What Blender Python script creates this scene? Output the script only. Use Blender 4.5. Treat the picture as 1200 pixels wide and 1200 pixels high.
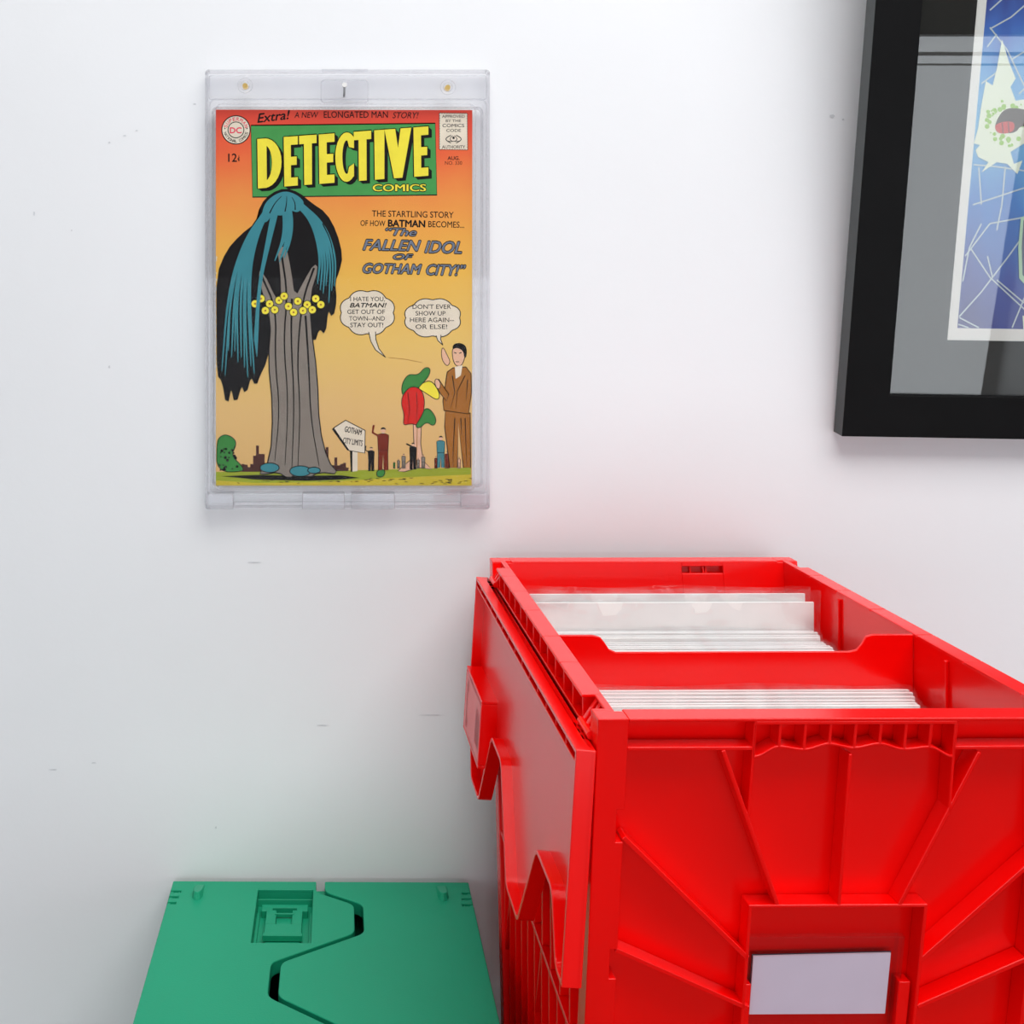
import bpy, bmesh, math, random
from mathutils import Matrix, Vector
random.seed(7)
for o in list(bpy.data.objects): bpy.data.objects.remove(o)
S = bpy.context.scene
COL = S.collection

# ------------------------------------------------------------------ camera, world, lights, exposure
ZC = 1.456                      # lens height
DW = 0.80                       # lens to wall (wall front is y = 0)
FPX, PU, PV = 1328.0, 384.0, 354.0
cam = bpy.data.cameras.new('camera'); co = bpy.data.objects.new('camera', cam); COL.objects.link(co)
co.location = (0, -DW, ZC); co.rotation_euler = (math.pi/2, 0, 0)
cam.sensor_fit = 'HORIZONTAL'; cam.sensor_width = 36; cam.lens = FPX/1200*36
cam.shift_x = (600-PU)/1200; cam.shift_y = -(600-PV)/1200
cam.clip_start = 0.01
S.camera = co
S.cycles.transparent_max_bounces = 64; S.cycles.max_bounces = 14
W_ = bpy.data.worlds.new('world'); S.world = W_; W_.use_nodes = True
W_.node_tree.nodes['Background'].inputs[0].default_value = (.8, .87, 1, 1)
W_.node_tree.nodes['Background'].inputs[1].default_value = 0.35
def area(name, loc, target, sx, sy, power, color):
    l = bpy.data.lights.new(name, 'AREA'); l.shape = 'RECTANGLE'; l.size = sx; l.size_y = sy
    l.energy = power; l.color = color
    o = bpy.data.objects.new(name, l); COL.objects.link(o); o.location = loc
    o.rotation_euler = (Vector(target)-Vector(loc)).to_track_quat('-Z', 'Y').to_euler()
    return o
CEIL = 2.55
area('ceiling_light', (0.43, -0.85, CEIL-.03), (0.43, -0.85, 0), 1.5, 0.9, 24.5, (1, .985, .97))
area('window_light', (0.42, -3.16, 0.90), (0.42, 0, 0.90), 3.9, 1.28, 33, (.90, .95, 1))
S.view_settings.view_transform = 'Standard'; S.view_settings.look = 'None'
S.view_settings.exposure = 0.0; S.view_settings.gamma = 1; S.view_settings.use_curve_mapping = False

# ------------------------------------------------------------------ helpers
def lin(c):
    return tuple(((v/255)/12.92 if v/255 <= .04045 else ((v/255+.055)/1.055)**2.4) for v in c)
def mat(name, rgb, rough=.5, ior=1.45, metal=0, noise=0, nscale=40, bump=0, bscale=300, spec=.5, coat=0):
    m = bpy.data.materials.new(name); m.use_nodes = True
    nt = m.node_tree; b = nt.nodes['Principled BSDF']; c = lin(rgb)
    b.inputs['Roughness'].default_value = rough; b.inputs['IOR'].default_value = ior
    b.inputs['Metallic'].default_value = metal; b.inputs['Base Color'].default_value = (*c, 1)
    b.inputs['Specular IOR Level'].default_value = spec
    b.inputs['Coat Weight'].default_value = coat; b.inputs['Coat Roughness'].default_value = .04
    tc = nt.nodes.new('ShaderNodeTexCoord')
    if noise:
        n = nt.nodes.new('ShaderNodeTexNoise'); n.inputs['Scale'].default_value = nscale; n.inputs['Detail'].default_value = 4
        nt.links.new(tc.outputs['Object'], n.inputs['Vector'])
        r = nt.nodes.new('ShaderNodeValToRGB')
        r.color_ramp.elements[0].position = .3; r.color_ramp.elements[1].position = .7
        r.color_ramp.elements[0].color = (*[v*(1-noise) for v in c], 1)
        r.color_ramp.elements[1].color = (*[min(1, v*(1+noise)) for v in c], 1)
        nt.links.new(n.outputs['Fac'], r.inputs['Fac']); nt.links.new(r.outputs['Color'], b.inputs['Base Color'])
    if bump:
        n2 = nt.nodes.new('ShaderNodeTexNoise'); n2.inputs['Scale'].default_value = bscale; n2.inputs['Detail'].default_value = 3
        nt.links.new(tc.outputs['Object'], n2.inputs['Vector'])
        bp = nt.nodes.new('ShaderNodeBump'); bp.inputs['Strength'].default_value = bump; bp.inputs['Distance'].default_value = .002
        nt.links.new(n2.outputs['Fac'], bp.inputs['Height']); nt.links.new(bp.outputs['Normal'], b.inputs['Normal'])
    return m
def clear(name, tint, ior=1.49, rough=.03, floor=.0, bump=0, bscale=60, haze=0, hazecol=(1, 1, 1)):
    """thin clear plastic or glass: see-through, with a fresnel gloss"""
    m = bpy.data.materials.new(name); m.use_nodes = True; nt = m.node_tree
    nt.nodes.remove(nt.nodes['Principled BSDF']); out = nt.nodes['Material Output']
    tr = nt.nodes.new('ShaderNodeBsdfTransparent'); tr.inputs[0].default_value = (*tint, 1)
    gl = nt.nodes.new('ShaderNodeBsdfGlossy'); gl.inputs['Roughness'].default_value = rough
    fr = nt.nodes.new('ShaderNodeLayerWeight'); fr.inputs['Blend'].default_value = .5   # schlick reflectance, the same from both sides
    f0 = ((ior-1)/(ior+1))**2
    pw = nt.nodes.new('ShaderNodeMath'); pw.operation = 'POWER'; pw.inputs[1].default_value = 5; nt.links.new(fr.outputs['Facing'], pw.inputs[0])
    sl_ = nt.nodes.new('ShaderNodeMath'); sl_.operation = 'MULTIPLY_ADD'; sl_.inputs[1].default_value = 1-f0; sl_.inputs[2].default_value = f0; nt.links.new(pw.outputs[0], sl_.inputs[0])
    fac = sl_.outputs[0]
    if floor:
        a = nt.nodes.new('ShaderNodeMath'); a.operation = 'ADD'; a.inputs[1].default_value = floor; a.use_clamp = True
        nt.links.new(fac, a.inputs[0]); fac = a.outputs[0]
    base = tr.outputs[0]
    if haze:
        df = nt.nodes.new('ShaderNodeBsdfTranslucent'); df.inputs[0].default_value = (*hazecol, 1)
        d2 = nt.nodes.new('ShaderNodeBsdfDiffuse'); d2.inputs[0].default_value = (*hazecol, 1)
        mm = nt.nodes.new('ShaderNodeMixShader'); mm.inputs[0].default_value = .5
        nt.links.new(df.outputs[0], mm.inputs[1]); nt.links.new(d2.outputs[0], mm.inputs[2])
        mh = nt.nodes.new('ShaderNodeMixShader'); mh.inputs[0].default_value = haze
        nt.links.new(base, mh.inputs[1]); nt.links.new(mm.outputs[0], mh.inputs[2]); base = mh.outputs[0]
    mx = nt.nodes.new('ShaderNodeMixShader')
    nt.links.new(fac, mx.inputs[0]); nt.links.new(base, mx.inputs[1]); nt.links.new(gl.outputs[0], mx.inputs[2])
    nt.links.new(mx.outputs[0], out.inputs['Surface'])
    if bump:
        tc = nt.nodes.new('ShaderNodeTexCoord')
        n2 = nt.nodes.new('ShaderNodeTexNoise'); n2.inputs['Scale'].default_value = bscale; n2.inputs['Detail'].default_value = 2
        nt.links.new(tc.outputs['Object'], n2.inputs['Vector'])
        bp = nt.nodes.new('ShaderNodeBump'); bp.inputs['Strength'].default_value = bump; bp.inputs['Distance'].default_value = .01
        nt.links.new(n2.outputs['Fac'], bp.inputs['Height'])
        nt.links.new(bp.outputs['Normal'], gl.inputs['Normal']); nt.links.new(bp.outputs['Normal'], fr.inputs['Normal'])
    return m

class MB:
    def __init__(self): self.v = []; self.f = []; self.m = []
    def add(self, vs, fs, mi=0):
        b = len(self.v); self.v += [tuple(p) for p in vs]
        self.f += [tuple(b+i for i in f) for f in fs]; self.m += [mi]*len(fs); return self
    def hexa(self, p, mi=0):        # 8 points: bottom loop then top loop
        return self.add(p, [(3, 2, 1, 0), (4, 5, 6, 7), (0, 1, 5, 4), (1, 2, 6, 5), (2, 3, 7, 6), (3, 0, 4, 7)], mi)
    def box(self, x0, x1, y0, y1, z0, z1, mi=0):
        return self.hexa([(x0, y0, z0), (x1, y0, z0), (x1, y1, z0), (x0, y1, z0), (x0, y0, z1), (x1, y0, z1), (x1, y1, z1), (x0, y1, z1)], mi)
    def prism(self, a, b, mi=0):    # two matching loops
        n = len(a)
        return self.add(list(a)+list(b), [tuple(range(n))[::-1], tuple(range(n, 2*n))]+[(i, (i+1) % n, n+(i+1) % n, n+i) for i in range(n)], mi)
    def cyl(self, c, axis, r, l, n=24, r2=None, mi=0):
        r2 = r if r2 is None else r2
        ax = Vector(axis).normalized(); u = ax.orthogonal().normalized(); w = ax.cross(u); c = Vector(c)
        a = [c+(u*math.cos(2*math.pi*i/n)+w*math.sin(2*math.pi*i/n))*r for i in range(n)]
        b = [c+ax*l+(u*math.cos(2*math.pi*i/n)+w*math.sin(2*math.pi*i/n))*r2 for i in range(n)]
        return self.prism(a, b, mi)
    def poly(self, pts, mi=0): return self.add(pts, [tuple(range(len(pts)))], mi)
    def mesh(self, name):
        me = bpy.data.meshes.new(name); me.from_pydata(self.v, [], self.f)
        me.polygons.foreach_set('material_index', self.m)
        return me
    def build(self, name, mats, parent=None, bevel=0, seg=2, fix=True, smooth=False):
        me = self.mesh(name)
        if fix:
            bm = bmesh.new(); bm.from_mesh(me); bmesh.ops.recalc_face_normals(bm, faces=bm.faces); bm.to_mesh(me); bm.free()
        for m in (mats if isinstance(mats, (list, tuple)) else [mats]): me.materials.append(m)
        o = bpy.data.objects.new(name, me); COL.objects.link(o)
        if parent: o.parent = parent
        if bevel:
            b = o.modifiers.new('bevel', 'BEVEL'); b.width = bevel; b.segments = seg; b.limit_method = 'ANGLE'; b.angle_limit = .6; b.harden_normals = True
        if smooth or bevel:
            me.polygons.foreach_set('use_smooth', [True]*len(me.polygons))
            try: me.set_sharp_from_angle(angle=.55)
            except Exception: pass
        return o
def cut(o, cutter):
    """subtract a closed shape from an object's mesh and keep the result as its mesh"""
    c = cutter.build('cutter', o.data.materials[0])
    c.parent = o.parent
    md = o.modifiers.new('cut', 'BOOLEAN'); md.operation = 'DIFFERENCE'; md.object = c; md.solver = 'EXACT'
    o.modifiers.move(len(o.modifiers)-1, 0)
    shown = [(m, m.show_viewport) for m in o.modifiers if m.type == 'BEVEL']
    for m, _ in shown: m.show_viewport = False
    bpy.context.view_layer.update()
    dg = bpy.context.evaluated_depsgraph_get()
    me = bpy.data.meshes.new_from_object(o.evaluated_get(dg))
    o.modifiers.remove(md)
    for m, s in shown: m.show_viewport = s
    o.data = me; bpy.data.objects.remove(c)
def empty(name, loc, rot=(0, 0, 0)):
    o = bpy.data.objects.new(name, None); COL.objects.link(o); o.location = loc; o.rotation_euler = rot
    o.empty_display_size = .02; return o
def tag(o, label, cat, group=None):
    o['label'] = label; o['category'] = cat
    if group: o['group'] = group
    return o
def structure(o): o['kind'] = 'structure'; return o
def ray(u, v): return Vector(((u-PU)/FPX, 1, -(v-PV)/FPX))
CAMP = Vector((0, -DW, ZC))
def at(u, v, y):                 # point on the plane y (wall coordinates) seen at a photo pixel
    return CAMP + ray(u, v)*(y+DW)
def chaikin(p, n=2, closed=True):
    for _ in range(n):
        q = []
        L = len(p)
        for i in range(L if closed else L-1):
            a, b = p[i], p[(i+1) % L]
            q += [tuple(a[k]*.75+b[k]*.25 for k in range(len(a))), tuple(a[k]*.25+b[k]*.75 for k in range(len(a)))]
        if not closed: q = [p[0]]+q+[p[-1]]
        p = q
    return p

# ------------------------------------------------------------------ the room
WALL = mat('white_wall_paint', (236, 238, 241), .55, noise=.012, nscale=7, bump=.035, bscale=230)
ROOM = mat('room_wall_paint', (225, 226, 228), .6, noise=.01, nscale=5)
CEILM = mat('ceiling_paint', (235, 235, 235), .7, noise=.01, nscale=5)
FLOORM = mat('floor_boards', (92, 78, 66), .5, noise=.1, nscale=12)
DARK = mat('added_dark_blind', (14, 13, 13), .8, noise=.05, nscale=60)
TRIM = mat('white_trim', (228, 228, 226), .4, noise=.01)
X0, X1, Y1 = -1.7, 2.42, -3.25
structure(MB().box(X0-.1, X1+.1, 0, .1, -.02, CEIL).build('wall_back', WALL))
structure(MB().box(X0-.1, X0, Y1, 0, 0, CEIL).build('wall_left', ROOM))
structure(MB().box(X1, X1+.1, Y1, 0, 0, CEIL).build('wall_right', ROOM))
structure(MB().box(X0-.1, X1+.1, Y1-.1, Y1, 0, CEIL).build('wall_front', ROOM))
structure(MB().box(X0-.1, X1+.1, Y1-.1, .1, CEIL, CEIL+.1).build('ceiling', CEILM))
structure(MB().box(X0-.1, X1+.1, Y1-.1, .1, -.1, 0).build('floor', FLOORM))

structure(MB().box(X0, X1-.001, Y1, Y1+.03, 1.545, 2.35).build('added_blind', DARK))      # unseen dark blind, added above the window to darken the glass reflection
wn = MB().box(X0, X1-.02, -3.150, -3.135, 1.478, 1.490).box(X0, X1-.02, -3.150, -3.135, 1.446, 1.452)
for xx_ in (-.9, .1, 1.1): wn.box(xx_-.012, xx_+.012, -3.150, -3.135, .26, 1.54)
structure(wn.build('window_1', TRIM))
# little scuffs on the wall, marks in the paint
SC = mat('grey_scuff', (208, 211, 215), .7, noise=.1, nscale=200)
sb = MB()
for (u, v, w, h) in [(128, 167, 3, 2), (146, 159, 4, 1.4), (160, 153, 3, 1.2), (40, 250, 2, 5), (84, 270, 1.6, 1.6), (128, 430, 2.2, 3.4), (228, 122, 4, 1.4),
                     (298, 659, 16, 1.2), (378, 850, 14, 1.3), (110, 894, 6, 1.2), (62, 902, 10, 1.2), (253, 970, 2, 3), (505, 838, 30, .9), (975, 136, 6, 4), (988, 140, 3, 2)]:
    c = at(u, v, -.0003); s = .8/FPX/2
    pts = [(c.x+w*s*math.cos(a)*(1+.25*math.sin(5*a+u)), -.0003, c.z+h*s*math.sin(a)*(1+.2*math.cos(3*a+v))) for a in [i*math.pi/6 for i in range(12)]]
    sb.poly(pts)
so = sb.build('trim_1', SC); structure(so)

# ------------------------------------------------------------------ crates
RED = mat('red_plastic', (252, 4, 3), .2, 1.5, noise=.03, nscale=8, bump=.012, bscale=120)
GREEN = mat('green_plastic', (22, 156, 116), .45, 1.45, noise=.03, nscale=9, bump=.05, bscale=900, spec=.35)
GDARK = mat('dark_gap_green', (16, 60, 44), .5)
WC, LC, KT = .207, .3014, .17      # crate width, length, end-wall taper
AZ = .026
ZIG = [(0, 0), (.014, 0), (.030, AZ), (.0646, AZ), (.0976, -AZ), (.1318, -AZ), (.1696, AZ), (.2038, AZ), (.2368, -AZ), (.2714, -AZ), (.2874, 0), (LC, 0)]
def fillet(p, r=.005, n=4):
    out = [p[0]]
    for i in range(1, len(p)-1):
        a, b, c = Vector(p[i-1]), Vector(p[i]), Vector(p[i+1])
        d1 = min(r, (a-b).length*.45); d2 = min(r, (c-b).length*.45)
        q0 = b+(a-b).normalized()*d1; q2 = b+(c-b).normalized()*d2
        for k in range(n+1):
            t = k/n; out.append(tuple(q0*(1-t)**2+b*2*t*(1-t)+q2*t*t))
    return out+[p[-1]]
ZF = fillet(ZIG)
def make_lid(parent, M, fw=.0086):
    """one half of an attached lid. local x = across from the hinge, y = along from the back (negative), z = up; top face at z 0"""
    lid = MB()
    g = .0030
    edge = [(WC/2+w-g, -s) for s, w in ZF]
    e0, e1 = 0, LC
    out = [(0.0, -e0)]+edge+[(0.0, -e1)]
    plate = MB().prism([(x, y, -.0024) for x, y in out], [(x, y, 0) for x, y in out])
    o = plate.build('lid', M, parent, bevel=.0007)
    # cut the latch window and the three hinge slots near each end
    cut(o, MB().box(.0605, .0985, -.076, -.011, -.01, .01))
    c = MB()
    for base in (.0125, LC-.0315):
        for k in range(3): c.box(-.001, .0075-.0007*k, -(base+.0075*k+.003), -(base+.0075*k), -.0021, .001)
    cut(o, c)
    # perimeter lip
    th = .0022
    n = len(out); P_ = [Vector(p) for p in out]
    area2 = sum(P_[k].x*P_[(k+1) % n].y-P_[(k+1) % n].x*P_[k].y for k in range(n)); sg = 1 if area2 > 0 else -1
    inn = []
    for k in range(n):
        d1 = (P_[k]-P_[k-1]).normalized(); d2 = (P_[(k+1) % n]-P_[k]).normalized()
        n1 = Vector((-d1.y, d1.x))*sg; n2 = Vector((-d2.y, d2.x))*sg; bis = (n1+n2).normalized()
        inn.append(P_[k]+bis*th/max(.5, bis.dot(n1)))
    V = [(p.x, p.y, z) for z in (-fw, -.001) for p in P_]+[(p.x, p.y, z) for z in (-fw, -.001) for p in inn]
    F_ = []
    for k in range(n):
        l = (k+1) % n
        F_ += [(k, l, n+l, n+k), (2*n+k, 2*n+l, 3*n+l, 3*n+k), (k, l, 2*n+l, 2*n+k), (n+k, n+l, 3*n+l, 3*n+k)]
    lid.add(V, F_)
    # thicker hinge lip with fine ribs across its free edge
    lid.box(.0056, .0066, -LC+.003, -.003, -fw+.0002, -.001)
    for k in range(1, 14): lid.box(.0012, .0060, -(k*LC/14+.0005), -(k*LC/14-.0005), -fw+.0004, -.001)
    # latch well
    x0, x1, y0, y1, d = .0605, .0985, -.076, -.011, -.0125
    t = .002
    lid.box(x0-t, x0, y0-t, y1+t, d, -.001).box(x1, x1+t, y0-t, y1+t, d, -.001)
    lid.box(x0, x1, y1, y1+t, d, -.001).box(x0, x1, y0-t, y0, d, -.001)
    # pegs
    for sgn in (0, 1):
        yy = -.006 if not sgn else -(LC-.006); s = -1 if not sgn else 1
        zt = [.0006, .0040, .0044, .0044, .0044, .0040, .0006]
        fp = [(.0155, yy), (.0155, yy+s*.015), (.0170, yy+s*.019), (.0195, yy+s*.0205), (.0220, yy+s*.019), (.0235, yy+s*.015), (.0235, yy)]
        tp = [(.0165, yy), (.0168, yy+s*.0135), (.0178, yy+s*.0165), (.0195, yy+s*.0175), (.0212, yy+s*.0165), (.0222, yy+s*.0135), (.0225, yy)]
        lid.prism([(x, y, -.001) for x, y in fp], [(x, y, z_) for (x, y), z_ in zip(tp, zt)])
    lo = lid.build('lip', M, o, bevel=.0005)
    # latch inside the well
    la = MB()
    la.box(x0, x1, y0, y1, d, d+.0012)
    la.box(x0, x0+.0022, y0, y1-.014, d, -.0088).box(x1-.0022, x1, y0, y1-.014, d, -.0088)
    px0, px1, pya, pyb, zt_ = x0+.0068, x1-.0068, y0+.0205, y0+.0500, -.0062      # clip plate
    la.box(px0, px1, pya, pya+.0125, d+.001, zt_)
    la.box(px0, px0+.0068, pya+.0125, pyb, d+.001, zt_).box(px1-.0068, px1, pya+.0125, pyb, d+.001, zt_)
    la.box(px0+.0068, px1-.0068, pya+.0125, pyb-.004, d+.001, zt_-.0026)
    la.box(px0+.0055, px1-.0055, pya+.0235, pya+.0250, zt_-.002, zt_+.0006)
    la.box(px0-.0008, px1+.0008, pya-.0030, pya+.0006, d+.003, zt_+.0008)
    la.box(px0+.0008, px1-.0008, y0+.0005, pya-.0030, d, d+.0030)
    la.box(px0-.0035, px1+.0035, pyb+.0030, pyb+.0075, d, zt_-.0002)
    la.box(px0-.0035, px0+.0040, pyb-.001, pyb+.0035, d, zt_-.0002).box(px1-.0040, px1+.0035, pyb-.001, pyb+.0035, d, zt_-.0002)
    l2 = la.build('latch', M, o, bevel=.0004)
    n_ = 10                                             # rounded lower end of the thumb recess
    ar_ = [(px0+.0068+(px1-px0-.0136)*(.5+.5*math.cos(math.pi*k/n_)), pya+.0125-.0042*math.sin(math.pi*k/n_)) for k in range(n_+1)]
    cut(l2, MB().prism([(x, y+.0008*0, zt_-.0026) for x, y in ar_], [(x, y, .01) for x, y in ar_])) if False else None
    return o
def make_crate(name, loc, rz, H, M, front=True):
    root = empty(name, loc, (0, 0, rz))
    x0, x1 = -WC/2, WC/2; yf = -LC/2
    b = MB()
    # end walls: face coordinates p (x), h (down from the rim), d (in from the outer plane)
    def P(p, h, d, e):            # e = -1 front end, +1 back end
        return (p if e < 0 else -p, e*(LC/2-KT*h-d), H-h)
    def plate(pts, d0, d1, e=-1): b.prism([P(p, h, d0, e) for p, h in pts], [P(p, h, d1, e) for p, h in pts])
    def rect(p0, p1, h0, h1, d0, d1, e=-1): plate([(p0, h0), (p1, h0), (p1, h1), (p0, h1)], d0, d1, e)
    def rib(a, c, th=.002, d1=.0095, e=-1, d0=.0003):
        a, c = Vector(a), Vector(c); n = (c-a).normalized(); n = Vector((-n.y, n.x))*th/2
        plate([tuple(a+n), tuple(c+n), tuple(c-n), tuple(a-n)], d0, d1, e)
    M_ = Matrix.Translation(Vector(loc)) @ Matrix.Rotation(rz, 4, 'Z'); Mi = M_.inverted()
    def F(u, v):                  # photo pixel on the front outer plane -> (p, h)
        o = Mi @ CAMP; d = Mi.to_3x3() @ ray(u, v)
        # y = -LC/2 + KT*(H-z)
        t = (-LC/2+KT*(H-o.z)-o.y)/(d.y+KT*d.z)
        q = o+d*t; return (q.x, H-q.z)
    PT = .0095
    pw = .0131                    # corner post width
    for e in (-1, 1):
        if e < 0:
            rect(x0+.006, x1-.006, .001, H, PT, PT+.0022, e)             # panel
        else:                                                              # back panel with its slot
            s0, s1 = .025, .053
            rect(x0+.006, -s1, .001, H, PT, PT+.0022, e); rect(-s0, x1-.006, .001, H, PT, PT+.0022, e)
            rect(-s1, -s0, .001, .0035, PT, PT+.0022, e); rect(-s1, -s0, .008, H, PT, PT+.0022, e); rect(-s1-.002, -s0+.002, .002, .010, PT-.004, PT-.003, e)
        if front and e < 0:                                                    # posts; the left one has two small notches
            nA, nB = F(732, 949)[1], F(732, 987)[1]; nC, nD = F(725, 1113)[1], F(725, 1147)[1]; pn = pw-.0032
            plate([(x0, 0), (x0+pw, 0), (x0+pw, nA), (x0+pn, nA), (x0+pn, nB), (x0+pw, nB), (x0+pw, nC), (x0+pn, nC), (x0+pn, nD), (x0+pw, nD), (x0+pw, H), (x0, H)], .0, PT, e)
        else: rect(x0, x0+pw, .0, H, .0, PT, e)
        rect(x1-pw, x1, .0, H, .0, PT, e)
        # rim channel
        rect(x0+pw, x1-pw, 0, .0016, 0, PT+.0022, e)
        g0, g1 = F(886, 850)[0] if (front and e < 0) else -.042, F(1122, 850)[0] if (front and e < 0) else .042
        rect(x0+pw, g0, .0130, .0148, .0006, PT, e); rect(g1, x1-pw, .0130, .0148, .0006, PT, e)
        rect(g0, g1, .0012, .0030, .0, PT, e)
        # grip: scalloped shelf with dividers
        nn = 40; lo = []
        low = [(0, .0185), (.125, .0138), (.25, .0152), (.375, .0126), (.5, .0145), (.625, .0126), (.75, .0152), (.875, .0142), (1, .0185)]
        pts = []
        for i in range(len(low)-1):
            for k in range(6):
                t = k/6; tt = (1-math.cos(math.pi*t))/2 if True else t
                pts.append((low[i][0]+(low[i+1][0]-low[i][0])*t, low[i][1]+(low[i+1][1]-low[i][1])*tt))
        pts.append(low[-1])
        pp = [(g0+(g1-g0)*a, h_) for a, h_ in pts]
        plate([(p, h_-.0014) for p, h_ in pp]+[(p, h_) for p, h_ in pp[::-1]], .0003, PT, e)
        for i in range(9):
            p = g0+(g1-g0)*i/8; h1 = low[i][1]
            rect(p-.0007, p+.0007, .001, h1, .0003, PT, e)
        # rib pattern
        if e < 0 and front:
            cv = F
        else:
            def cv(u, v):         # the same layout mirrored about this end's centre
                p, h = ((u-997)*.00036, (v-842)*.00036); return (p, h)
        bl, bt, br = cv(880, 1063), cv(983, 1062.5), cv(1086, 1062)
        rib(cv(886, 848), cv(878, 957), .0014, PT, e); rib(cv(1121, 848), cv(1113, 957), .0014, PT, e)
        rib(cv(848, 880), cv(912, 1061), .0019, PT, e); rib(cv(1149, 882), cv(1055, 1061), .0019, PT, e)
        rib(cv(997.5, 884), cv(984, 1062), .0016, PT, e)
        rib(cv(731, 982), cv(877, 1124), .0024, PT, e); rib(cv(722, 1114), cv(878, 1183), .0024, PT, e)
        rr = cv(1222, 1004); rr2 = cv(1222, 1125); xr = x1-pw
        rib((xr, rr[1]), cv(1080, 1126), .0024, PT, e); rib((xr, rr2[1]), cv(1076, 1181), .0024, PT, e)
        bb = .105 if H > .25 else .09
        hb = .165 if H > .25 else .14
        rib(bl, (bl[0], hb), .0016, PT, e); rib(br, (br[0], hb), .0016, PT, e)
        rib((bl[0]-.0008, bl[1]), (br[0]+.0008, br[1]), .0016, PT, e); rib((bl[0]-.0008, hb), (br[0]+.0008, hb), .0016, PT, e)
        if H > .25:
            rib((x0+pw, .20), (bl[0], .155), .0024, PT, e); rib((x1-pw, .20), (br[0], .155), .0024, PT, e)
            rib((x0+pw, .27), (bl[0]+.01, hb), .0024, PT, e); rib((x1-pw, .27), (br[0]-.01, hb), .0024, PT, e)
            rib(((bl[0]+br[0])/2, hb), ((bl[0]+br[0])/2, H-.01), .0018, PT, e)
        # label pocket tabs
        rib((bl[0]+.0022, bl[1]+.0395), (bl[0]+.0022, hb), .0036, PT, e, .003)
        rib((br[0]-.0045, br[1]+.0385), (br[0]-.0045, hb), .0052, PT, e, .003)
        rect(x0+pw, x1-pw, H-.006, H, .0, PT, e)
    # side walls
    for s in (-1, 1):
        X = lambda d: s*(WC/2-d)
        def sbox(d0, d1, ya, yb, h0, h1):
            xa, xb = sorted((X(d0), X(d1))); b.box(xa, xb, ya, yb, H-h1, H-h0)
        def yl(h): return LC/2-KT*h
        hh = H
        # panel (tapers with the end walls)
        def spl(d0, d1, h0, h1, y0a, y1a, y0b, y1b):
            xa, xb = sorted((X(d0), X(d1)))
            b.hexa([(xa, y0b, H-h1), (xb, y0b, H-h1), (xb, y1b, H-h1), (xa, y1b, H-h1), (xa, y0a, H-h0), (xb, y0a, H-h0), (xb, y1a, H-h0), (xa, y1a, H-h0)])
        spl(.0072, .0094, .001, hh, -yl(0)+.003, yl(0)-.003, -yl(hh)+.003, yl(hh)-.003)
        # corner returns
        spl(.0, .0094, 0, hh, -yl(0)+.0094, -yl(0)+.0125, -yl(hh)+.0094, -yl(hh)+.0125)
        spl(.0, .0094, 0, hh, yl(0)-.0125, yl(0)-.0094, yl(hh)-.0125, yl(hh)-.0094)
        # rim top: blocks with fine seams, notched behind each hinge
        ys = [-LC/2+.012, -LC/2+.030, -.075, -.032, .018, .06, .098, LC/2-.030, LC/2-.012]
        for i, (ya, yb) in enumerate(zip(ys, ys[1:])):
            if i in (0, 7): sbox(.0058, .0094, ya, yb, 0, .0016)
            else: sbox(.0, .0094, ya+.0003, yb-.0003, 0, .0016)
        sbox(.0005, .0094, -LC/2+.012, LC/2-.012, .0007, .0016) if False else None
        # rim cells and lower ledge
        n = 12
        for k in range(n+1):
            y = -LC/2+.034+(LC-.068)*k/n
            sbox(.0012, .0075, y-.0008, y+.0008, .001, .013)
        sbox(.0004, .0075, -LC/2+.012, LC/2-.012, .0125, .0145)
        # body ribs
        sbox(.001, .0075, -LC/2+.03, LC/2-.03, .168, .1705)
        for k in range(11):
            y = -.11+.022*k
            sbox(.0018, .0075, y-.001, y+.001, .0145, .168); sbox(.0018, .0075, y*.9-.001, y*.9+.001, .1705, H-.004)
        for ya in (-.09, 0, .09):
            xa, xb = sorted((X(.002), X(.0075)))
            b.prism([(xa, ya-.02, H-.17), (xa, ya-.018, H-.17), (xa, ya+.022, H-.27), (xa, ya+.02, H-.27)], [(xb, ya-.02, H-.17), (xb, ya-.018, H-.17), (xb, ya+.022, H-.27), (xb, ya+.02, H-.27)]) if H > .28 else None
        # inside ribs
        for y in (.055, -.062):
            xa, xb = sorted((X(.0094), X(.0112))); b.box(xa, xb, y-.0011, y+.0011, H-.09, H-.004)
        # hinge knuckles
        for y0 in (-LC/2+.014, LC/2-.028):
            for k in range(3):
                y = y0+.0062*k
                xa = X(.0065); xb = X(-.0005)
                b.prism([(xa, y, H-.0035), (xb, y, H-.0145), (xb, y, H-.0110), (xa, y, H-.0005)], [(xa, y+.0030, H-.0035), (xb, y+.0030, H-.0145), (xb, y+.0030, H-.0110), (xa, y+.0030, H-.0005)])
    # floor
    yb = LC/2-KT*H
    b.box(x0+.002, x1-.002, -yb+.001, yb-.001, 0, .003)
    body = b.build('body', M, root, bevel=.00055)
    return root, body, F
def hinge_pins(root, H, M):
    for s in (-1, 1):
        for y0 in (-LC/2+.012, LC/2-.030):
            MB().cyl((s*(WC/2+.0002), y0, H-.0115), (0, 1, 0), .0019, .018, 12).build('hinge_pin', M, root, smooth=True)
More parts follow.
